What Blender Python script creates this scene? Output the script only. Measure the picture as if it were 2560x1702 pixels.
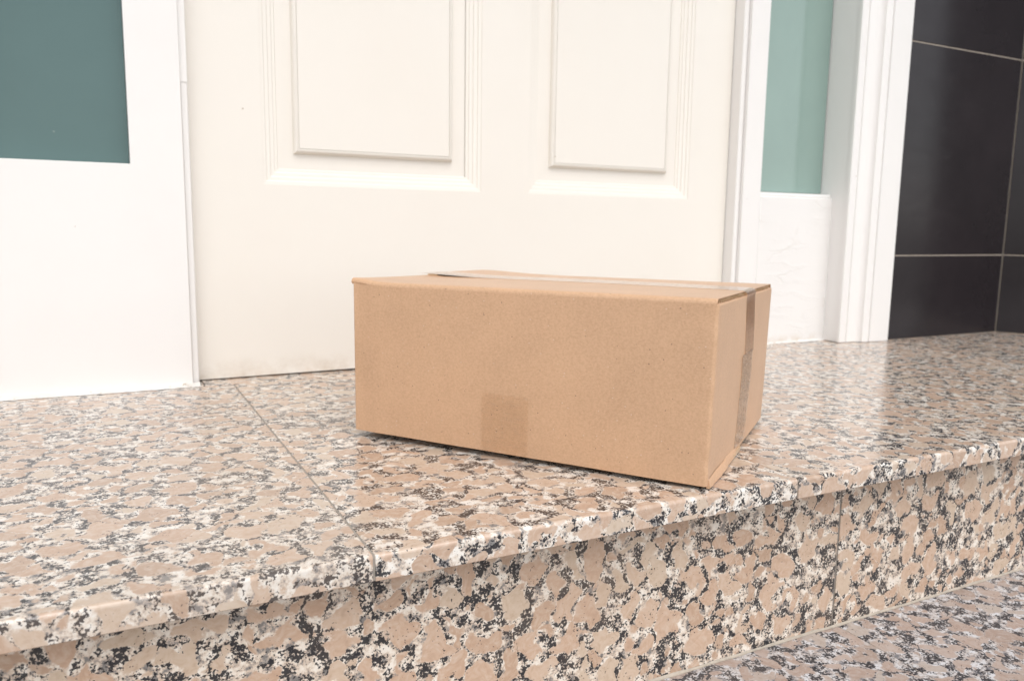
import bpy, bmesh, math, random
from mathutils import Vector, Matrix, noise

# ---------------------------------------------------------------- scene, camera, light
for o in list(bpy.data.objects):
    bpy.data.objects.remove(o, do_unlink=True)
S = bpy.context.scene
COL = S.collection
K = 0.2                                   # metres per measuring unit (camera height above the landing)

cam_d = bpy.data.cameras.new('camera')
cam = bpy.data.objects.new('camera', cam_d)
COL.objects.link(cam)
rt = Vector((0.88968877, -0.4563424, 0.01433548))
up = Vector((0.05208501, 0.13263864, 0.989795))
fw = Vector((0.45358686, 0.87986283, -0.14177571))
m = Matrix((rt, up, -fw)).transposed().to_4x4()
m.translation = Vector((0, 0, 0.2))
cam.matrix_world = m
cam_d.sensor_width = 36
cam_d.lens = 28.04
cam_d.clip_start = 0.01
cam_d.clip_end = 2000
cam_d.dof.use_dof = True
cam_d.dof.focus_distance = 0.60
cam_d.dof.aperture_fstop = 11
S.camera = cam

SUN_EL, SUN_AZ = math.radians(57), math.radians(188)     # azimuth from +Y towards +X
world = bpy.data.worlds.new('World')
S.world = world
world.use_nodes = True
wn, wl = world.node_tree.nodes, world.node_tree.links
wn.clear()
sky = wn.new('ShaderNodeTexSky')
sky.sky_type = 'NISHITA'
sky.sun_disc = False
sky.sun_elevation = SUN_EL
sky.sun_rotation = SUN_AZ
sky.air_density = 1.0
sky.dust_density = 0.8
sky.ozone_density = 1.0
hs = wn.new('ShaderNodeHueSaturation')                  # thin bright cloud: most of the blue is gone
hs.inputs['Saturation'].default_value = 0.18
bg = wn.new('ShaderNodeBackground')
bg.inputs['Strength'].default_value = 0.15
wo = wn.new('ShaderNodeOutputWorld')
wl.new(sky.outputs[0], hs.inputs['Color'])
wl.new(hs.outputs[0], bg.inputs[0])
wl.new(bg.outputs[0], wo.inputs[0])

sun_d = bpy.data.lights.new('sun', 'SUN')
sun_d.energy = 1.3
sun_d.angle = math.radians(50)
sun_d.color = (1.0, 0.96, 0.905)
sun = bpy.data.objects.new('sun', sun_d)
COL.objects.link(sun)
sd = Vector((math.sin(SUN_AZ) * math.cos(SUN_EL), math.cos(SUN_AZ) * math.cos(SUN_EL), math.sin(SUN_EL)))
sun.rotation_euler = (-sd).to_track_quat('-Z', 'Y').to_euler()
sun.location = sd * 5

S.view_settings.view_transform = 'Standard'
S.view_settings.look = 'None'
S.view_settings.exposure = 0.61
S.view_settings.gamma = 1.0
S.render.engine = 'CYCLES'
S.cycles.adaptive_threshold = 0.02
S.cycles.max_bounces = 6
S.cycles.diffuse_bounces = 3
S.cycles.glossy_bounces = 3
S.cycles.caustics_reflective = False
S.cycles.caustics_refractive = False

random.seed(7)

# ---------------------------------------------------------------- helpers
def tag(o, label=None, cat=None, group=None, kind=None):
    if label: o['label'] = label
    if cat: o['category'] = cat
    if group: o['group'] = group
    if kind: o['kind'] = kind
    return o

def empty(name, loc, label, cat, group=None):
    o = bpy.data.objects.new(name, None)
    COL.objects.link(o)
    o.location = loc
    o.empty_display_size = 0.05
    return tag(o, label, cat, group)

def mesh_obj(name, verts, faces, mat, parent=None, smooth=False):
    """verts are world coordinates; the object keeps its origin at its parent's base."""
    me = bpy.data.meshes.new(name)
    base = parent
    off = Vector((0, 0, 0))
    while base is not None:
        off += base.location
        base = base.parent
    me.from_pydata([tuple(Vector(v) - off) for v in verts], [], faces)
    me.update()
    bm = bmesh.new()
    bm.from_mesh(me)
    bmesh.ops.recalc_face_normals(bm, faces=bm.faces)
    bm.to_mesh(me)
    bm.free()
    me.materials.append(mat)
    if smooth:
        for p in me.polygons: p.use_smooth = True
        me.set_sharp_from_angle(angle=math.radians(35))
    o = bpy.data.objects.new(name, me)
    COL.objects.link(o)
    o.parent = parent
    return o

def box(name, x0, x1, y0, y1, z0, z1, mat, parent=None, bev=0.0, seg=2):
    v = [(x, y, z) for x in (x0, x1) for y in (y0, y1) for z in (z0, z1)]
    f = [(0, 1, 3, 2), (4, 6, 7, 5), (0, 4, 5, 1), (2, 3, 7, 6), (0, 2, 6, 4), (1, 5, 7, 3)]
    o = mesh_obj(name, v, f, mat, parent)
    if bev: bevel(o, bev, seg)
    return o

def bevel(o, w, seg=2, ang=30):
    bm = bmesh.new()
    bm.from_mesh(o.data)
    es = [e for e in bm.edges if len(e.link_faces) == 2 and e.calc_face_angle(0) > math.radians(ang)]
    bmesh.ops.bevel(bm, geom=es, offset=w, offset_type='OFFSET', segments=seg, profile=0.5, affect='EDGES', clamp_overlap=True)
    bm.to_mesh(o.data)
    bm.free()
    lim = max(w * 3.0, 0.0045)                 # only the narrow bevel faces are smooth, the broad faces stay truly flat
    for p in o.data.polygons:
        c = [o.data.vertices[i].co for i in p.vertices]
        per = sum((c[i] - c[i - 1]).length for i in range(len(c)))
        p.use_smooth = p.area / max(per * 0.5, 1e-9) < lim and p.area / max(per * 0.5, 1e-9) < 0.004

def prism_x(name, prof, x0, x1, mat, parent=None, bev=0.0, smooth=True):
    """closed profile in (y, z) swept along x."""
    n = len(prof)
    v = [(x0, y, z) for y, z in prof] + [(x1, y, z) for y, z in prof]
    f = [tuple(range(n)), tuple(range(n, 2 * n))] + [(i, (i + 1) % n, n + (i + 1) % n, n + i) for i in range(n)]
    o = mesh_obj(name, v, f, mat, parent, smooth and not bev)
    if bev: bevel(o, bev, 2, 50)
    return o

def prism_z(name, prof, z0, z1, mat, parent=None, bev=0.0):
    """closed profile in (x, y) swept along z."""
    n = len(prof)
    v = [(x, y, z0) for x, y in prof] + [(x, y, z1) for x, y in prof]
    f = [tuple(range(n)), tuple(range(n, 2 * n))] + [(i, (i + 1) % n, n + (i + 1) % n, n + i) for i in range(n)]
    o = mesh_obj(name, v, f, mat, parent, True)
    if bev: bevel(o, bev, 2, 40)
    return o

def rings(name, x0, x1, z0, z1, y0, prof, mat, parent, fill=False, smooth=True):
    """mitred rectangular frame: prof is a list of (inset, depth)."""
    v, f = [], []
    for u, d in prof:
        v += [(x0 + u, y0 + d, z0 + u), (x1 - u, y0 + d, z0 + u), (x1 - u, y0 + d, z1 - u), (x0 + u, y0 + d, z1 - u)]
    for i in range(len(prof) - 1):
        a, b = 4 * i, 4 * i + 4
        for k in range(4):
            f.append((a + k, a + (k + 1) % 4, b + (k + 1) % 4, b + k))
    if fill:
        b = 4 * (len(prof) - 1)
        f.append((b, b + 1, b + 2, b + 3))
    return mesh_obj(name, v, f, mat, parent, smooth)

# ---------------------------------------------------------------- materials
class N:
    """small node-graph writer."""
    def __init__(self, name):
        self.m = bpy.data.materials.new(name)
        self.m.use_nodes = True
        self.t = self.m.node_tree
        self.t.nodes.clear()
        self.out = self.t.nodes.new('ShaderNodeOutputMaterial')
    def n(self, typ, **kw):
        nd = self.t.nodes.new(typ)
        for k, v in kw.items():
            setattr(nd, k, v)
        return nd
    def set(self, nd, inp, val):
        s = nd.inputs[inp]
        if isinstance(val, bpy.types.NodeSocket):
            self.t.links.new(val, s)
        else:
            s.default_value = val
    def math(self, op, a, b=0.0, c=None, clamp=False):
        nd = self.n('ShaderNodeMath', operation=op, use_clamp=clamp)
        self.set(nd, 0, a); self.set(nd, 1, b)
        if c is not None: self.set(nd, 2, c)
        return nd.outputs[0]
    def vmath(self, op, a, b=None, scale=None):
        nd = self.n('ShaderNodeVectorMath', operation=op)
        self.set(nd, 0, a)
        if b is not None: self.set(nd, 1, b)
        if scale is not None: self.set(nd, 'Scale', scale)
        return nd.outputs[0]
    def noise(self, vec, scale, detail=2.0, rough=0.5, dist=0.0, col=False):
        nd = self.n('ShaderNodeTexNoise')
        self.set(nd, 'Vector', vec); self.set(nd, 'Scale', scale); self.set(nd, 'Detail', detail)
        self.set(nd, 'Roughness', rough); self.set(nd, 'Distortion', dist)
        return nd.outputs['Color' if col else 'Fac']
    def voro(self, vec, scale, feature='F1', rnd=1.0):
        nd = self.n('ShaderNodeTexVoronoi', feature=feature)
        self.set(nd, 'Vector', vec); self.set(nd, 'Scale', scale); self.set(nd, 'Randomness', rnd)
        return nd
    def mapr(self, v, a, b, c=0.0, d=1.0, smooth=False):
        nd = self.n('ShaderNodeMapRange')
        if smooth: nd.interpolation_type = 'SMOOTHSTEP'
        self.set(nd, 0, v); self.set(nd, 1, a); self.set(nd, 2, b); self.set(nd, 3, c); self.set(nd, 4, d)
        return nd.outputs[0]
    def mix(self, f, a, b):
        nd = self.n('ShaderNodeMix', data_type='RGBA')
        self.set(nd, 0, f); self.set(nd, 6, a); self.set(nd, 7, b)
        return nd.outputs[2]
    def ramp(self, f, stops, interp='LINEAR'):
        nd = self.n('ShaderNodeValToRGB')
        nd.color_ramp.interpolation = interp
        el = nd.color_ramp.elements
        while len(el) < len(stops): el.new(0.5)
        for e, (p, c) in zip(el, stops):
            e.position = p; e.color = c
        self.set(nd, 0, f)
        return nd.outputs[0]
    def sep(self, c):
        nd = self.n('ShaderNodeSeparateColor')
        self.set(nd, 0, c)
        return nd.outputs
    def bump(self, h, dist, strength=1.0):
        nd = self.n('ShaderNodeBump')
        self.set(nd, 'Height', h); self.set(nd, 'Distance', dist); self.set(nd, 'Strength', strength)
        return nd.outputs[0]
    def bsdf(self, **kw):
        nd = self.n('ShaderNodeBsdfPrincipled')
        for k, v in kw.items():
            self.set(nd, k.replace('_', ' '), v)
        self.t.links.new(nd.outputs[0], self.out.inputs[0])
        return nd
    def pos(self):
        return self.n('ShaderNodeNewGeometry').outputs['Position']
    def objpos(self):
        return self.n('ShaderNodeTexCoord').outputs['Object']

def rgb(r, g, b): return (r, g, b, 1.0)

def granite(name, tint=(1, 1, 1), rough=0.12, spec=0.5, dark=0.0):
    g = N(name)
    oi = g.n('ShaderNodeObjectInfo')
    off = g.vmath('SCALE', (3.1, 5.7, 7.3), scale=g.math('MULTIPLY', oi.outputs['Random'], 9.0))
    p0 = g.vmath('ADD', g.pos(), off)
    half = (0.5, 0.5, 0.5)
    w = g.noise(p0, 58, 1, 0.6, col=True)
    p = g.vmath('ADD', p0, g.vmath('SCALE', g.vmath('SUBTRACT', w, half), scale=0.019))
    fine = g.noise(p0, 500, 2, 0.62, col=True)
    p2 = g.vmath('ADD', p, g.vmath('SCALE', g.vmath('SUBTRACT', fine, half), scale=0.0042))
    fn = g.sep(fine)
    # big rounded feldspar crystals packed in bands of finer matrix
    SC = 43
    cell = g.sep(g.voro(p2, SC).outputs['Color'])
    edge = g.voro(p2, SC, 'DISTANCE_TO_EDGE').outputs['Distance']
    n1 = g.noise(g.vmath('ADD', p0, (7.7, 1.2, 3.3)), 62, 1, 0.55)
    wide = g.mapr(n1, 0.36, 0.68, -0.02, 0.26)
    isf = g.math('LESS_THAN', cell[0], 0.92)
    crystal = g.math('MULTIPLY', g.mapr(g.math('SUBTRACT', edge, wide), 0.0, 0.05), isf)
    fcol = g.ramp(cell[1], [(0.0, rgb(.455, .325, .242)), (0.35, rgb(.52, .368, .275)), (0.7, rgb(.56, .415, .32)), (1.0, rgb(.565, .465, .37))])
    cloud = g.noise(p, 190, 2, 0.7)
    fcol = g.mix(g.mapr(cloud, 0.45, 0.74, 0, 0.6), fcol, rgb(.63, .535, .455))
    fcol = g.mix(g.mapr(cloud, 0.46, 0.26, 0, 0.5), fcol, rgb(.42, .30, .225))
    # matrix: white plagioclase grading through cream to grey quartz
    qz = g.noise(g.vmath('ADD', p0, (4.2, 9.1, 0.4)), 125, 1, 0.55)
    mv = g.math('ADD', g.math('MULTIPLY', g.math('SUBTRACT', fn[1], 0.5), 1.6), g.math('MULTIPLY', g.math('SUBTRACT', qz, 0.5), 2.6))
    mcol = g.ramp(g.math('ADD', mv, 0.5, clamp=True), [(0.0, rgb(.80, .76, .71)), (0.45, rgb(.71, .64, .565)), (0.66, rgb(.57, .47, .39)), (0.84, rgb(.36, .33, .31)), (1.0, rgb(.22, .21, .205))])
    col = g.mix(crystal, mcol, fcol)
    # black biotite: swarms of small flakes following the matrix bands, strays in the crystals
    clus = g.noise(g.vmath('ADD', p0, (1.3, 0.2, 2.2)), 88, 1, 0.6)
    thr = g.mapr(clus, 0.37, 0.61, 0.67 - dark, 0.44 - dark)
    thr = g.math('ADD', thr, g.math('MULTIPLY', crystal, 0.19))
    thr = g.math('SUBTRACT', thr, g.mapr(edge, 0.0, 0.08, 0.075, 0.0))
    blk = g.mapr(g.math('SUBTRACT', fn[0], thr), -0.03, 0.035)
    col = g.mix(g.math('MULTIPLY', blk, 0.96), col, rgb(.018, .019, .025))
    stain = g.noise(p0, 6.5, 2, 0.6)
    col = g.mix(g.mapr(stain, 0.52, 0.72, 0, 0.22), col, rgb(.36, .265, .20))
    tn = g.n('ShaderNodeMix', data_type='RGBA', blend_type='MULTIPLY')
    g.set(tn, 0, 1.0); g.set(tn, 6, col); g.set(tn, 7, rgb(*tint))
    r = g.mapr(stain, 0.3, 0.7, rough * 0.75, rough * 1.5)
    g.bsdf(Base_Color=tn.outputs[2], Roughness=r, Specular_IOR_Level=spec)
    return g.m

def paint(name, col, dirt_col, dirt=0.25, rough=0.38, brush=0.00008, low_dirt=False):
    g = N(name)
    p = g.pos()
    n1 = g.noise(p, 5, 3, 0.62)
    f = g.math('MULTIPLY', g.mapr(n1, 0.45, 0.8), dirt)
    c = g.mix(f, rgb(*col), rgb(*dirt_col))
    spv = g.voro(p, 42)
    sp = g.math('MULTIPLY', g.math('LESS_THAN', spv.outputs['Distance'], 0.06), g.math('LESS_THAN', g.sep(spv.outputs['Color'])[0], 0.05))
    c = g.mix(g.math('MULTIPLY', sp, 0.6), c, rgb(.45, .36, .27))
    if low_dirt:      # splash-back grime along the bottom edge
        z = g.n('ShaderNodeSeparateXYZ'); g.set(z, 0, p)
        lo = g.math('MULTIPLY', g.mapr(z.outputs[2], 0.0, 0.035, 1, 0, True), g.mapr(g.noise(p, 28, 4, 0.7), 0.42, 0.72))
        c = g.mix(g.math('MULTIPLY', lo, 0.55), c, rgb(.50, .40, .29))
    h = g.noise(g.vmath('MULTIPLY', p, (1.0, 1.0, 0.25)), 150, 2, 0.6)
    g.bsdf(Base_Color=c, Roughness=rough, Normal=g.bump(h, brush, 1.0))
    return g.m

def cracked_paint(name):
    g = N(name)
    p = g.pos()
    w = g.noise(p, 14, 4, 0.6, col=True)
    q = g.vmath('ADD', p, g.vmath('SCALE', g.vmath('SUBTRACT', w, (.5, .5, .5)), scale=0.05))
    s = g.vmath('MULTIPLY', q, (6, 6, 48))
    ed = g.voro(s, 1.0, 'DISTANCE_TO_EDGE', 0.9).outputs['Distance']
    keep = g.mapr(g.noise(p, 13, 3, 0.6), 0.46, 0.62)
    crack = g.math('MULTIPLY', g.mapr(ed, 0.0, 0.035, 1, 0), keep)
    lift = g.math('MULTIPLY', g.mapr(ed, 0.0, 0.30, 1, 0, True), keep)
    rip = g.noise(g.vmath('MULTIPLY', q, (10, 10, 55)), 1.4, 4, 0.6)
    h = g.math('ADD', g.math('ADD', g.math('MULTIPLY', lift, 0.9), g.math('MULTIPLY', rip, 0.8)), g.math('MULTIPLY', crack, -1.2))
    c = g.mix(g.math('MULTIPLY', crack, 0.10), rgb(.82, .80, .78), rgb(.50, .40, .30))
    z = g.n('ShaderNodeSeparateXYZ'); g.set(z, 0, p)
    lo = g.math('MULTIPLY', g.mapr(z.outputs[2], 0.0, 0.02, 1, 0, True), g.mapr(g.noise(p, 45, 4, 0.7), 0.45, 0.70))
    c = g.mix(g.math('MULTIPLY', lo, 0.6), c, rgb(.55, .42, .28))
    g.bsdf(Base_Color=c, Roughness=0.45, Normal=g.bump(h, 0.0006, 0.5))
    return g.m

def cardboard(name, base=(.60, .375, .228), edge=False):
    g = N(name)
    p = g.objpos()
    n1 = g.noise(p, 14, 4, 0.6)
    fib = g.noise(g.vmath('MULTIPLY', p, (1.0, 0.6, 1.0)), 620, 3, 0.75)
    c = g.mix(g.mapr(n1, 0.3, 0.75), rgb(*[x * 0.93 for x in base]), rgb(*[min(1, x * 1.07) for x in base]))
    c = g.mix(g.mapr(fib, 0.45, 0.68, 0.0, 0.42), c, rgb(base[0] * 1.20, base[1] * 1.24, base[2] * 1.30))
    c = g.mix(g.mapr(fib, 0.50, 0.30, 0.0, 0.42), c, rgb(base[0] * 0.80, base[1] * 0.75, base[2] * 0.68))
    v = g.voro(p, 310)
    vc = g.sep(v.outputs['Color'])
    dk = g.math('MULTIPLY', g.math('LESS_THAN', vc[0], 0.05), g.math('LESS_THAN', v.outputs['Distance'], 0.15))
    wt = g.math('MULTIPLY', g.math('GREATER_THAN', vc[0], 0.93), g.math('LESS_THAN', v.outputs['Distance'], 0.16))
    c = g.mix(g.math('MULTIPLY', dk, 0.8), c, rgb(.14, .08, .05))
    c = g.mix(g.math('MULTIPLY', wt, 0.75), c, rgb(.70, .55, .43))
    # faint washboarding of the liner over the flutes, upright on the walls
    sx = g.n('ShaderNodeSeparateXYZ'); g.set(sx, 0, p)
    flute = g.math('SINE', g.math('MULTIPLY', sx.outputs[1], 2 * math.pi / 0.0072))
    h = g.math('ADD', g.math('MULTIPLY', flute, 0.10), g.math('MULTIPLY', fib, 0.5))
    h = g.math('ADD', h, g.noise(p, 40, 3, 0.5))
    g.bsdf(Base_Color=c, Roughness=0.48, Specular_IOR_Level=0.5, Sheen_Weight=0.12, Sheen_Roughness=0.4, Normal=g.bump(h, 0.00035, 0.6))
    return g.m

def tape_mat(name, tint=(.955, .90, .845), bub=0.10):
    g = N(name)
    p = g.objpos()
    tr = g.n('ShaderNodeBsdfTransparent'); g.set(tr, 0, rgb(*tint))
    gl = g.n('ShaderNodeBsdfGlossy'); g.set(gl, 0, rgb(1, 1, 1)); g.set(gl, 1, 0.18)
    df = g.n('ShaderNodeBsdfDiffuse'); g.set(df, 0, rgb(.62, .46, .34))
    wob = g.noise(p, 55, 3, 0.6)
    bmp = g.bump(wob, 0.0006, 0.5)
    g.set(gl, 'Normal', bmp)
    bubn = g.noise(g.vmath('MULTIPLY', p, (120, 120, 330)), 1.0, 3, 0.7)
    m1 = g.n('ShaderNodeMixShader'); g.set(m1, 0, g.mapr(bubn, 0.50, 0.68, 0.0, bub))
    g.t.links.new(tr.outputs[0], m1.inputs[1]); g.t.links.new(df.outputs[0], m1.inputs[2])
    lw = g.n('ShaderNodeLayerWeight')
    fr = g.math('ADD', g.math('MULTIPLY', g.math('POWER', lw.outputs['Facing'], 5.0), 0.75), 0.02)
    m2 = g.n('ShaderNodeMixShader'); g.set(m2, 0, fr)
    g.t.links.new(m1.outputs[0], m2.inputs[1]); g.t.links.new(gl.outputs[0], m2.inputs[2])
    g.t.links.new(m2.outputs[0], g.out.inputs[0])
    return g.m

def glass_film(name, col, spec=0.36):
    g = N(name)
    p = g.pos()
    n1 = g.noise(p, 4, 4, 0.6)
    c = g.mix(g.mapr(n1, 0.3, 0.7), rgb(*[x * 0.94 for x in col]), rgb(*[x * 1.06 for x in col]))
    v = g.voro(p, 75)
    d = g.math('MULTIPLY', g.math('LESS_THAN', v.outputs['Distance'], 0.10), g.math('LESS_THAN', g.sep(v.outputs['Color'])[0], 0.06))
    c = g.mix(g.math('MULTIPLY', d, 0.12), c, rgb(.6, .62, .6))
    g.bsdf(Base_Color=c, Roughness=g.mapr(n1, 0.3, 0.7, 0.05, 0.10), Specular_IOR_Level=spec, Normal=g.bump(g.noise(p, 3, 2), 0.003, 0.15))
    return g.m

def tile_mat(name):
    g = N(name)
    p = g.pos()
    n1 = g.noise(p, 6, 5, 0.65)
    c = g.mix(g.mapr(n1, 0.3, 0.75), rgb(.018, .0145, .0165), rgb(.026, .021, .0235))
    sm = g.noise(g.vmath('MULTIPLY', p, (9, 9, 26)), 1.6, 5, 0.7, 0.8)
    c = g.mix(g.mapr(sm, 0.62, 0.88, 0, 0.25), c, rgb(.06, .055, .056))
    g.bsdf(Base_Color=c, Roughness=g.mapr(sm, 0.4, 0.8, 0.13, 0.24), Specular_IOR_Level=0.26, Normal=g.bump(g.noise(p, 90, 2), 0.00004, 0.3))
    return g.m

def plain(name, col, rough=0.8, var=0.15, scale=60, bump=0.0004):
    g = N(name)
    p = g.pos()
    n1 = g.noise(p, scale, 4, 0.65)
    c = g.mix(g.mapr(n1, 0.3, 0.7), rgb(*[x * (1 - var) for x in col]), rgb(*[min(1, x * (1 + var)) for x in col]))
    g.bsdf(Base_Color=c, Roughness=rough, Normal=g.bump(n1, bump, 0.6))
    return g.m

def dirty_caulk(name):
    g = N(name)
    p = g.pos()
    n1 = g.noise(p, 130, 3, 0.7)
    n2 = g.noise(p, 26, 2, 0.6)
    c = g.mix(g.mapr(n2, 0.35, 0.7), rgb(.80, .79, .77), rgb(.70, .67, .63))
    c = g.mix(g.math('MULTIPLY', g.mapr(n1, 0.60, 0.68), g.mapr(n2, 0.42, 0.60)), c, rgb(.40, .31, .22))
    g.bsdf(Base_Color=c, Roughness=0.6, Normal=g.bump(n1, 0.0012, 0.6))
    return g.m

M = dict(
    granite=granite('granite_polished', rough=0.17, dark=-0.02),
    riser=granite('granite_riser', tint=(1.0, .965, .925), rough=0.30, spec=0.35),
    dimmed=granite('granite_dimmed', tint=(.77, .82, .92), rough=0.30, spec=0.4),  # same granite; tint dims and cools the tread, which the light leaves too bright
    cream=paint('cream_door_paint', (.82, .778, .715), (.77, .71, .635), 0.25, 0.36, low_dirt=True),
    white=paint('white_frame_paint', (.83, .81, .79), (.76, .73, .70), 0.25, 0.34),
    crack=cracked_paint('cracked_white_paint'),
    caulk=dirty_caulk('white_caulk'),
    card=cardboard('cardboard'),
    cardin=cardboard('cardboard_core', (.56, .39, .24)),
    tape=tape_mat('clear_tape'),
    tape2=tape_mat('clear_tape_bubbled', (.95, .92, .88), 0.40),
    label_tape=tape_mat('paper_tape', (.991, .978, .96), 0.05),
    pane=glass_film('teal_film_glass', (.092, .158, .155)),
    pane_lit=glass_film('teal_film_glass_lit', (.265, .365, .33), 0.55),  # same film glass; grazing reflection and light from behind put into the colour
    tile=tile_mat('dark_tile'),
    grout=plain('pale_grout', (.42, .36, .30), 0.85, 0.12, 150),
    mortar=plain('joint_mortar', (.21, .185, .16), 0.85, 0.2, 150),
    mortar2=plain('slab_mortar', (.31, .275, .24), 0.85, 0.2, 150),
    core=plain('concrete_core', (.25, .24, .22), 0.9, 0.2, 30),
    pave=plain('concrete_paving', (.34, .33, .31), 0.9, 0.2, 12, 0.002),
)

# ---------------------------------------------------------------- ground and house core
ZL = -0.813 * K                            # tread of the lower step
ZG = ZL - 0.155                             # pavement
gv = [(-400, -400, ZG), (400, -400, ZG), (400, 400, ZG), (-400, 400, ZG)]
tag(mesh_obj('ground', gv, [(0, 1, 2, 3)], M['pave']), kind='structure')
hw = box('house_wall', -14 * K, 16 * K, 6.3 * K, 7.5 * K, ZG - 0.02, 13.5 * K, M['core'])
tag(hw, kind='structure')

# ---------------------------------------------------------------- granite landing
YN, YS = 2.25 * K, 5.14 * K                 # nose front, sill joint
YR = 2.40 * K                              # riser face
TH = 0.0172
def nose_profile(yf, yb, th, r=0.0028, z=0.0, shrink=0.0):
    yf += shrink; z -= shrink
    pr = [(yb, z - th + shrink), (yf + 0.0005, z - th + shrink), (yf, z - th + shrink + 0.0005)]
    for i in range(7):
        a = math.pi / 2 * i / 6
        pr.append((yf + r - r * math.cos(a), z - r + r * math.sin(a)))
    pr.append((yb, z))
    return pr

land = empty('granite_landing', (2.6 * K, 3.7 * K, 0), 'polished pink and grey granite landing slabs the cardboard box rests on', 'landing')
jx = [-4.85, -2.99, -1.15, 0.697, 2.481, 4.404, 6.28, 8.14, 10.0]
JW = 0.0007
for i in range(len(jx) - 1):
    prism_x('slab', nose_profile(YN + random.uniform(-.0004, .0004), YS, TH, z=random.uniform(-.0003, .0002)), jx[i] * K + JW, jx[i + 1] * K - JW, M['granite'], land, bev=0.0005)
for x in jx[1:-1]:
    prism_x('joint_mortar', nose_profile(YN, YS - .0005, TH, shrink=0.0006), x * K - JW, x * K + JW, M['mortar2'], land, smooth=True)
sx = [-4.85, -1.62, 0.53, 4.76, 10.0]
for i in range(len(sx) - 1):
    box('sill_slab', sx[i] * K + .0004, sx[i + 1] * K - .0004, YS + 0.0004, 6.2 * K, -TH, 0.0004, M['granite'], land, 0.0004)
rx = [-5.2, -1.07, 2.927, 6.93, 10.0]
for i in range(len(rx) - 1):
    box('riser_slab', rx[i] * K + .0013, rx[i + 1] * K - .0013, YR, YR + 0.018, ZL + 0.0008, -TH - 0.0008, M['riser'], land, 0.0005)
for x in rx[1:-1]:
    box('joint_mortar', x * K - .0014, x * K + .0014, YR + 0.0007, YR + 0.017, ZL + .001, -TH - 0.001, M['mortar'], land)
box('bed', -4.85 * K, 10 * K, YR + 0.0195, 6.25 * K, ZG, -TH - 0.0006, M['core'], land)
# mortar fillet smeared along the foot of the riser
v, f = [], []
n = 320
for i in range(n + 1):
    x = (-4 + 13.5 * i / n) * K
    a = 0.0022 + 0.0012 * noise.noise(Vector((x * 40, 1.3, 0)))
    b = 0.0016 + 0.0010 * noise.noise(Vector((x * 55, 7.3, 0)))
    v += [(x, YR - 0.0002, ZL + b), (x, YR - a * .45, ZL + b * .35), (x, YR - a, ZL + 0.0003), (x, YR + .001, ZL + .0002)]
for i in range(n):
    for k in range(4):
        f.append((4 * i + k, 4 * i + (k + 1) % 4, 4 * i + 4 + (k + 1) % 4, 4 * i + 4 + k))
mesh_obj('mortar_fillet', v, f, plain('fillet_mortar', (.42, .37, .31), .85, .18, 120), land, True)

low = empty('granite_step', (2.6 * K, 1.4 * K, ZL), 'lower granite step tread in front of the speckled riser', 'step')
lx = [-5.2, -1.05, 2.955, 6.96, 10.0]
YB = YR + 0.02
for i in range(len(lx) - 1):
    prism_x('slab', nose_profile(0.40 * K, YR - 0.0002, TH, z=ZL), lx[i] * K + .0004, lx[i + 1] * K - .0004, M['dimmed'], low, bev=0.0005)
for x in lx[1:-1]:
    prism_x('joint_mortar', nose_profile(0.40 * K, YR - 0.0006, TH, z=ZL, shrink=0.0005), x * K - .0004, x * K + .0004, M['grout'], low)
box('riser_slab', -5.2 * K, 10 * K, 0.46 * K, 0.46 * K + .018, ZG + .001, ZL - TH - .0005, M['riser'], low)
box('bed', -5.2 * K, 10 * K, 0.46 * K + .019, YR + .018, ZG, ZL - TH - .0006, M['core'], low)

# ---------------------------------------------------------------- door
YD = 5.32 * K
DX0, DX1 = 0.512 * K, 4.776 * K
DT = 0.040
DH = 2.06
door = empty('front_door', ((DX0 + DX1) / 2, YD, 0), 'cream painted timber front door with raised panels behind the box', 'door')
PX = [(0.9478 * K, 2.4707 * K), (2.8594 * K, 4.3632 * K)]
PZ = [(1.2425 * K, 0.92), (1.08, 1.92)]
HG = 0.0
def leaf(name, x0, x1, z0, z1, tilt=None):
    o = box(name, x0 + HG, x1 - HG, YD, YD + DT, z0 + HG, z1 - HG, M['cream'], door)
    if tilt:
        base = door.location
        for vv in o.data.vertices:
            if vv.co.z + base.z < 0.1:
                t = (vv.co.x + base.x - DX0) / (DX1 - DX0)
                vv.co.z = tilt[0] + (tilt[1] - tilt[0]) * t
    return o
leaf('stile', DX0, PX[0][0], 0.001, DH, (0.0016, 0.0064))
leaf('stile', PX[1][1], DX1, 0.001, DH, (0.0016, 0.0064))
leaf('bottom_rail', PX[0][0], PX[1][1], 0.001, PZ[0][0], (0.0016, 0.0064))
leaf('lock_rail', PX[0][0], PX[1][1], PZ[0][1], PZ[1][0])
leaf('top_rail', PX[0][0], PX[1][1], PZ[1][1], DH)
mould = [(0, 0.0), (0.0001, 0.0011), (0.0030, 0.0015), (0.0046, 0.0026), (0.0050, 0.0040), (0.0086, 0.0044), (0.0104, 0.0056), (0.0108, 0.0070),
         (0.0142, 0.0073), (0.0160, 0.0086), (0.0164, 0.0098), (0.0196, 0.0103), (0.0205, 0.0116), (0.0205, 0.0150)]
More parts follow.
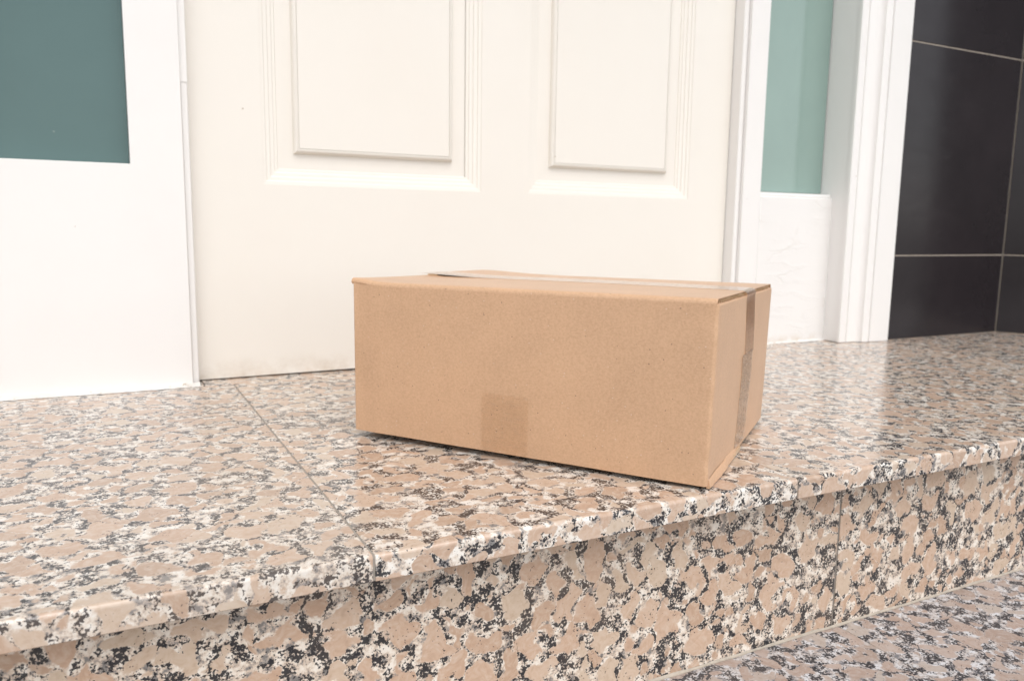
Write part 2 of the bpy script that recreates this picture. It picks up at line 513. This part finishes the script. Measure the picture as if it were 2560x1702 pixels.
for (z0, z1) in PZ:
    leaf('muntin', PX[0][1], PX[1][0], z0, z1)
    for k, (x0, x1) in enumerate(PX):
        rings('moulding', x0, x1, z0, z1, YD, mould, M['cream'], door)
        gap = 0.0009 if k == 0 else 0.0
        c = 0.0302                                     # flat margin to the bead
        fp = [(0.0203, 0.0118), (0.0290, 0.0116), (0.0302, 0.0112)]
        a0, a1 = 0.0302, 0.0354
        for i in range(1, 8):
            t = math.pi / 2 * i / 7
            fp.append((a0 + (a1 - a0) * (1 - math.cos(t)), 0.0112 - 0.0075 * math.sin(t)))
        fp += [(0.0360, 0.0037), (0.0362, 0.0052), (0.0367, 0.0052), (0.0369, 0.0038)]
        fp = [(u + 0.0103, d) if u > 0.021 else (u, d) for u, d in fp]
        o = rings('panel', x0, x1 - gap, z0, z1, YD, fp, M['cream'], door, fill=True)
    

# ---------------------------------------------------------------- door frame
FH = 2.10
frame = empty('door_frame', ((DX0 + DX1) / 2, 5.21 * K, 0), 'slim white jambs and head framing the cream front door', 'door frame')
def jamb(x0, x1):
    o = box('jamb', x0, x1, 5.212 * K, 6.0 * K, 0.0006, FH, M['white'], frame, 0.0012)
    return o
jamb(0.468 * K, 0.508 * K)
jamb(4.781 * K, 4.832 * K)
box('head', 0.469 * K, 4.831 * K, 5.215 * K, 6.0 * K, DH + 0.004, FH - .002, M['white'], frame, 0.001)
# drip line and old paint ridge on the left jamb
box('paint_ridge', 0.4685 * K, 0.5085 * K, 5.2075 * K, 5.2119 * K, 2.06 * K - .05, 2.06 * K + .35, M['white'], frame, 0.0003)

# ---------------------------------------------------------------- sidelights
def caulk(parent, x0, x1, y0, depth, seed, h=0.004):
    v, f = [], []
    n = max(8, int((x1 - x0) / 0.0025))
    for i in range(n + 1):
        x = x0 + (x1 - x0) * i / n
        nz = noise.noise(Vector((x * 60, seed, 0))) * .6 + noise.noise(Vector((x * 210, seed, 3))) * .4
        nh = noise.noise(Vector((x * 95, seed, 9)))
        d = depth * (1 + 0.55 * nz)
        hh = h * (1 + 0.5 * nh)
        v += [(x, y0 + .002, hh), (x, y0 - d * .30, hh * .85), (x, y0 - d * .72, hh * .38), (x, y0 - d, 0.0003), (x, y0 + .002, 0.0003)]
    for i in range(n):
        for k in range(5):
            f.append((5 * i + k, 5 * i + (k + 1) % 5, 5 * i + 5 + (k + 1) % 5, 5 * i + 5 + k))
    f += [tuple(range(5)), tuple(range(5 * n, 5 * n + 5))]
    return mesh_obj('caulk_bead', v, f, M['caulk'], parent, True)

def casing(parent, s, xo, mats):
    """s=+1: reveal at xo, casing runs to +x; s=-1 mirrored."""
    X = lambda d: xo + s * d * K
    box('reveal', min(X(0), X(.45)), max(X(0), X(.45)), 5.0205 * K, 6.0 * K, 0.0006, FH + .02, M['white'], parent, 0.0006)
    prof = [(X(-.012), 5.02 * K), (X(-.012), 4.990 * K), (X(-.006), 4.984 * K), (X(.060), 4.984 * K), (X(.063), 4.994 * K), (X(.076), 4.994 * K), (X(.079), 4.984 * K),
            (X(.150), 4.982 * K)]
    for i in range(1, 9):
        t = i / 8 * math.pi / 2
        prof.append((X(.150 + .066 * math.sin(t)), (4.982 - .052 * (1 - math.cos(t))) * K))
    prof += [(X(.222), 4.926 * K), (X(.290), 4.924 * K), (X(.293), 4.935 * K), (X(.305), 4.935 * K), (X(.308), 4.922 * K), (X(.552), 4.919 * K), (X(.560), 4.925 * K), (X(.560), 5.02 * K)]
    prism_z('casing', prof, 0.0006, FH + .06, M['white'], parent)

# right sidelight
sr = empty('sidelight', (5.47 * K, 5.18 * K, 0), 'narrow sidelight with cracked white paint right of the door', 'sidelight', 'sidelights beside the door')
box('mullion', 4.8335 * K, 5.034 * K, 5.18 * K, 5.9 * K, 0.0006, FH, M['white'], sr, 0.0008)
box('bottom_panel', 5.0355 * K, 5.912 * K, 5.181 * K, 5.9 * K, 0.0006, 1.288 * K, M['crack'], sr, 0.0025, 3)
ledge = [(5.9 * K, 1.2885 * K), (5.196 * K, 1.2885 * K), (5.193 * K, 1.300 * K), (5.205 * K, 1.318 * K), (5.225 * K, 1.3225 * K), (5.9 * K, 1.33 * K)]
prism_x('ledge', ledge, 5.0356 * K, 5.896 * K, M['white'], sr)
box('pane', 5.036 * K, 5.892 * K, 5.312 * K, 5.34 * K, 1.331 * K, FH - .08, M['pane_lit'], sr)
box('top_rail', 5.0355 * K, 5.912 * K, 5.20 * K, 5.9 * K, FH - .078, FH - .0005, M['white'], sr, 0.001)
casing(sr, 1, 5.9 * K, M)
caulk(sr, 5.04 * K, 5.91 * K, 5.181 * K, 0.0045, 2.1, 0.0035)

# left sidelight
sl = empty('sidelight', (-0.25 * K, 5.18 * K, 0), 'white sidelight with dark teal glass left of the cream door', 'sidelight', 'sidelights beside the door')
Lp = [(-0.80 * K, 0.0006), (0.4676 * K, 0.0006), (0.4676 * K, FH), (0.1813 * K, FH), (0.1813 * K, 1.3235 * K), (-0.80 * K, 1.3235 * K)]
v = [(x, 5.18 * K, z) for x, z in Lp] + [(x, 5.9 * K, z) for x, z in Lp]
fb = mesh_obj('frame_board', v, [tuple(range(6)), tuple(range(6, 12))] + [(i, (i + 1) % 6, 6 + (i + 1) % 6, 6 + i) for i in range(6)], M['white'], sl)
bevel(fb, 0.0006, 2)
box('pane', -0.80 * K, 0.180 * K, 5.306 * K, 5.33 * K, 1.3238 * K, FH - .08, M['pane'], sl)
box('top_rail', -0.80 * K, 0.1811 * K, 5.1803 * K, 5.9 * K, FH - .078, FH - .0005, M['white'], sl, 0.0005)
casing(sl, -1, -0.80 * K, M)
caulk(sl, -0.8 * K, 0.505 * K, 5.18 * K, 0.0105, 5.4, 0.0040)
lint = box('lintel', -1.37 * K, 6.47 * K, 5.01 * K, 6.2 * K, FH + .062, 13.4 * K, M['white'])
tag(lint, 'plain white board lintel above the front door', 'lintel')

roof = empty('porch_roof', (2.6 * K, 0.4, 2.72), 'flat white porch roof over the landing, above the frame', 'porch roof')
box('soffit', -6 * K, 11.5 * K, 0.10, 6.25 * K, 2.72, 2.75, M['white'], roof)
box('fascia', -6 * K, 11.5 * K, 0.05, 0.098, 2.69, 2.90, M['white'], roof, 0.002)

# ---------------------------------------------------------------- tiled walls
TW, TG = 1.89 * K, 0.0021
def tiled_wall(name, label, origin, ang, ncol, first, zrows, flip=1):
    """tiles set out from the origin along +x of the local frame, front face at local y=0."""
    w = empty(name, origin, label, 'wall', 'dark tiled walls beside the door')
    w.rotation_euler = (0, 0, ang)
    def lb(nm, x0, x1, y0, y1, z0, z1, mat, bev=0):
        v = [(x, y, z) for x in (x0, x1) for y in (y0, y1) for z in (z0, z1)]
        f = [(0, 1, 3, 2), (4, 6, 7, 5), (0, 4, 5, 1), (2, 3, 7, 6), (0, 2, 6, 4), (1, 5, 7, 3)]
        o = mesh_obj(nm, v, f, mat)
        o.parent = w
        if bev: bevel(o, bev, 2)
        return o
    x = 0
    lb('grout_bed', 0.0002, ncol * TW * 1.0, 0.0010, 0.05, 0.0004, zrows[-1], M['grout'])
    for c in range(ncol):
        for r in range(len(zrows) - 1):
            lb('tile', c * TW + TG / 2, (c + 1) * TW - TG / 2, 0, 0.0085, zrows[r] + (TG / 2 if r else 0.0012), zrows[r + 1] - TG / 2, M['tile'], 0.0007)
    return w
zr = [0, 0.783 * K] + [(0.783 + 1.888 * i) * K for i in range(1, 7)]
YT = 4.935 * K
tiled_wall('tiled_wall', 'charcoal tiled wall with pale grout right of the white casing', (8.095 * K - 1 * TW, YT, 0), 0, 1, 0, zr)
tiled_wall('tiled_wall', 'dark tiled return wall at the far right edge of the photo', (8.10 * K, YT - 0.0002, 0), math.radians(-57), 1, 0, zr)
tiled_wall('tiled_wall', 'charcoal tiled wall to the left of the dark teal sidelight', (-1.355 * K - 2 * TW, YT, 0), 0, 2, 0, zr)

# ---------------------------------------------------------------- cardboard box
BO = Vector((0.4063, 0.4576, 0.0))
TH_ = 2.2102
AX = Vector((math.cos(TH_), math.sin(TH_), 0))       # along the long front wall, away from the near corner
BX = Vector((math.sin(TH_), -math.cos(TH_), 0))      # along the right wall
LA, LB, H = 0.3343, 0.2579, 0.1462
Z0 = 0.0030
def W(v, u, z):
    """v across (front=0, back=LB), u along (near=0, left=LA), z height above the box bottom."""
    t = z / H
    zz = Z0 + z - 0.0039 * t * (v / LB) - 0.001 * t * (u / LA) + (1 - t) * (0.0038 * u / LA + 0.001 * v / LB)
    return BO + BX * v + AX * u + Vector((-0.0023 * t, -0.0069 * t, zz))
carton = empty('cardboard_box', BO, 'closed brown cardboard box sealed with clear tape on the granite landing', 'box')
carton.rotation_euler = (0, 0, 0)

# walls: one folded sheet, rounded corners, slightly bellied
R = 0.0032
ZTOP = H - 0.0052
def wall_outline():
    pts = []
    def seg(p, q, n):
        for i in range(n):
            t = i / n
            pts.append((p[0] + (q[0] - p[0]) * t, p[1] + (q[1] - p[1]) * t))
    def arc(cx, cy, a0):
        for i in range(5):
            a = a0 + math.pi / 2 * i / 5
            pts.append((cx + R * math.cos(a), cy + R * math.sin(a)))
    seg((0, LA - R), (0, R), 46); arc(R, R, math.pi)
    seg((R, 0), (LB - R, 0), 34); arc(LB - R, R, 1.5 * math.pi)
    seg((LB, R), (LB, LA - R), 20); arc(LB - R, LA - R, 0)
    seg((LB - R, LA), (R, LA), 20); arc(R, LA - R, .5 * math.pi)
    return pts
def side_b(a, z):
    return -(0.0018 * math.sin(math.pi * min(1, max(0, z / ZTOP))) * math.sin(math.pi * a / LB)) + noise.noise(Vector((a * 14, 0, z * 18))) * 0.0007
ol = wall_outline()
NZ = 26
v, f = [], []
for j in range(NZ + 1):
    t = j / NZ
    z = ZTOP * t
    for (a, b) in ol:
        da = db = 0
        z = (ZTOP + (0.0012 if a < 0.0004 else 0.0)) * t
        if a < 0.02: z += 0.0032 * math.exp(-((LA - b) / 0.020) ** 2) * t ** 10 * (1 - a / 0.02)
        bel = math.sin(math.pi * min(1, max(0, t))) 
        wob = noise.noise(Vector((a * 14, b * 14, z * 18))) * 0.0007 * (1 - t ** 6)
        if a < 1e-6:
            s = b / LA
            da = -(0.0012 * bel * math.sin(math.pi * s)) + wob
            # crush ripples beside the left corner
            da += 0.0009 * math.sin((LA - b) * 2 * math.pi / 0.0085) * math.exp(-((LA - b - .012) / .014) ** 2)
        elif b < 1e-6:
            s = a / LB
            db = -(0.0018 * bel * math.sin(math.pi * s)) + wob
        # worn near corner
        if a < 0.006 and b < 0.006:
            k = 0.0011 * noise.noise(Vector((3.1, 1.7, z * 60)))
            da += k; db += k
        v.append(W(a + da, b + db, z))
m_ = len(ol)
# inward folded lip at the top (crease of the inner flaps)
for ins, dz in ((0.0006, 0.0007), (0.0018, 0.0012), (0.0060, 0.0012)):
    for (a, b) in ol:
        aa = min(max(a, ins), LB - ins); bb = min(max(b, ins), LA - ins)
        v.append(W(aa, bb, ZTOP + dz - 0.0002 + (0.0002 if a < 0.0004 else 0) + (0.0030 * math.exp(-((LA - b) / 0.020) ** 2) * (1 - a / 0.02) if a < .02 else 0)))
rowsn = NZ + 1 + 3
for j in range(rowsn - 1):
    for i in range(m_):
        f.append((j * m_ + i, j * m_ + (i + 1) % m_, (j + 1) * m_ + (i + 1) % m_, (j + 1) * m_ + i))
f.append(tuple((rowsn - 1) * m_ + i for i in range(m_)))
walls = mesh_obj('walls', v, f, M['card'], carton, True)

def sheet(name, rows, mat, parent, smooth=True, close=True):
    """rows: list of closed cross-sections (same length) swept one after another."""
    n = len(rows[0]); v = [p for r in rows for p in r]; f = []
    for j in range(len(rows) - 1):
        for i in range(n):
            f.append((j * n + i, j * n + (i + 1) % n, (j + 1) * n + (i + 1) % n, (j + 1) * n + i))
    f += [tuple(range(n)), tuple(range((len(rows) - 1) * n, len(rows) * n))]
    return mesh_obj(name, v, f, mat, parent, smooth)

BT = 0.0048                                  # board thickness
LT = 0.0006                                  # liner thickness
def lift_front(u, v):
    d = LA - u
    return 0.0032 * math.exp(-(d / 0.020) ** 2) * (0.35 + 0.65 * math.exp(-v / .05)) + 0.0014 * math.sin(math.pi * u / LA) * math.sin(math.pi * min(1, v / LB))
def lift_rear(u, v):
    d = LA - u
    return 0.0036 * math.exp(-(d / 0.055) ** 2) + 0.0014 * math.sin(math.pi * u / LA) * math.sin(math.pi * min(1, v / LB))
def flap(name, rear):
    us = [0.0016 + (LA + 0.0008 - 0.0016) * (i / 60) for i in range(61)]
    def section(u, inner):
        lift = lift_rear if rear else lift_front
        seam = LB / 2 + (0.0004 if rear else -0.0004) + (0.0018 if rear else -0.0006) * max(0, (u / LA - 0.68) / .32)
        jit = 0.0007 * noise.noise(Vector((u * 90, 5 if rear else 2, 0)))
        ends = 0.0007 * noise.noise(Vector((u * 40, 8, 0)))
        P = []
        rr = 0.0040
        def pt(v, z): 
            vv = LB - v if rear else v
            return W(vv, u, z + lift(u, v))
        edge = (LB - seam) if rear else seam
        edge += jit
        top, bot = [], []
        o = 0 if not inner else BT - LT
        ro = rr - o
        nn = 5
        top.append((o if inner else 0.0012, H - rr - 0.0020))
        for i in range(nn + 1):
            a = math.pi / 2 * i / nn
            top.append((rr - max(ro, .0004) * math.cos(a), H - rr + max(ro, .0004) * math.sin(a)))
        for i in range(1, 9):
            top.append((rr + (edge - rr) * i / 8, H - o))
        back = [(x + (LT if i < nn else 0), z - (LT if i >= 1 else 0)) for i, (x, z) in enumerate(top)][::-1]
        return [pt(x, z) for x, z in top + back]
    fl = sheet(name, [section(u, False) for u in us], M['card'], carton)
    # inner liner and fluting showing at the raw ends
    sheet('inner_liner', [section(u, True) for u in us], M['card'], fl)
    lift = lift_rear if rear else lift_front
    v, f = [], []
    n = 150
    e0, e1 = 0.006, LB / 2 - 0.001
    for e, (ua, ub) in enumerate(((us[0] + .0004, us[0] + .012), (us[-1] - .012, us[-1] - .0004))):
        v, f = [], []
        base = 0
        for i in range(n + 1):
            q = e0 + (e1 - e0) * i / n
            ph = 2 * math.pi * q / 0.0062
            zc = H - BT / 2 + (BT / 2 - LT) * 0.92 * math.sin(ph + .5 * noise.noise(Vector((q * 150, 3, 1))))
            crush = 0.0012 * noise.noise(Vector((q * 60, 9, e)))
            for u in (ua, ub):
                uu = u - (crush if u == (ua if e == 0 else ub) else 0)
                for dz in (-.00022, .00022):
                    v.append(W(LB - q if rear else q, uu, zc + dz + lift(u, q)))
        for i in range(n):
            a = base + 4 * i; b = a + 4
            f += [(a, a + 1, b + 1, b), (a + 2, b + 2, b + 3, a + 3), (a, b, b + 2, a + 2), (a + 1, a + 3, b + 3, b + 1)]
        mesh_obj('fluting', v, f, M['cardin'], fl)
    return fl
flap('top_flap', False)
flap('top_flap', True)

# bottom flaps: thin boards under the walls, raw edges peeping out at both ends
def bottom_flap(v0, v1, u0, u1, seed):
    rows = []
    for i in range(41):
        u = u0 + (u1 - u0) * i / 40
        s = i / 40
        sag = 0.0024 * math.sin(math.pi * s) ** .5
        r = []
        j0 = 0.0008 * noise.noise(Vector((u * 70, seed, 0)))
        for (a, z) in ((v0 + j0, .0004), (v0 + .004, -.0030 + .0010 * (1 - sag / .0024)), (v1, -.0030 + .0004), (v1, .0012), (v0 + .004, .0016), (v0 + j0, .0012)):
            r.append(W(a, u, z))
        rows.append(r)
    return sheet('bottom_flap', rows, M['cardin'], carton, smooth=False)
bottom_flap(0.010, LB / 2 - .0006, -0.0022, LA + 0.0028, 1)
bottom_flap(LB - 0.010, LB / 2 + .0006, 0.0010, LA - 0.0010, 4)

# torn lip of the lower flap on the right-hand side
rows = []
for i in range(31):
    q = 0.004 + 0.118 * i / 30
    o = 0.0036 * (0.55 + .45 * math.sin(math.pi * min(1, i / 24))) * (1 if i < 27 else (30 - i) / 3.0 + .05)
    o += 0.0010 * noise.noise(Vector((q * 120, 2.2, 0)))
    h0 = 0.0056 + 0.0012 * noise.noise(Vector((q * 80, 6.2, 0)))
    rows.append([W(q, -0.0003, h0), W(q, -o * .55, h0 * .72), W(q, -o, -.0012), W(q, -o + .0006, -.0024), W(q, .001, -.0022)])
sheet('flap_lip', rows, M['card'], carton)

# tapes
def strip(name, pts, half, side, mat, jag=0.0):
    """pts: list of (point, width vector); tape lies along them."""
    v, f = [], []
    nrm = side
    for i, (c, wv, nv) in enumerate(pts):
        v += [c - wv * half, c + wv * half, c + wv * half + nv * .00012, c - wv * half + nv * .00012]
    for i in range(len(pts) - 1):
        a, b = 4 * i, 4 * i + 4
        for k in range(4):
            f.append((a + k, a + (k + 1) % 4, b + (k + 1) % 4, b + k))
    f += [(0, 1, 2, 3), tuple(4 * (len(pts) - 1) + k for k in range(4))]
    return mesh_obj(name, v, f, mat, carton, True)

TC = 0.1335
def top_z(u, dv=0): return max(lift_front(u, LB / 2), lift_rear(u, LB / 2)) + H + 0.0007
pts = []
for i in range(61):
    u = LA - 0.002 - (LA - 0.006) * i / 60
    pts.append((W(TC - .004, u, top_z(u)), BX.copy(), Vector((0, 0, 1))))
zt = top_z(0)
for (u, z) in ((0.002, zt - .0002), (0.0002, zt - .0011), (-0.0010, zt - .0032)) + tuple((side_b(TC, H - d) - .0004, H - d) for d in (.0075, .012, .02, .028, .036, .044, .051, .058)):
    pts.append((W(TC + .0005 - (0.003 if z > H - .005 else 0), u, z), BX.copy(), -AX if z < H - .002 else Vector((0, 0, 1))))
strip('tape', pts, 0.0215, None, M['tape'])
pts = []
for i in range(14):
    z = 0.0905 - (0.0905 - 0.004) * i / 13
    t = z / ZTOP
    pts.append((W(0.1262 - .0008 * i / 13, side_b(0.126, z) - .0006, z), BX.copy(), -AX))
strip('tape', pts, 0.0238, None, M['tape2'])
pts = []
for i in range(10):
    z = 0.0535 - 0.053 * i / 9
    pts.append((W(-0.0024 + .0012 * (i / 9) ** 2, 0.1742, z), AX.copy(), -BX))
strip('tape', pts, 0.0222, None, M['label_tape'])

for o in bpy.data.objects:                    # plain smooth-shaded data stays as built
    if o.type == 'MESH': o.select_set(False)
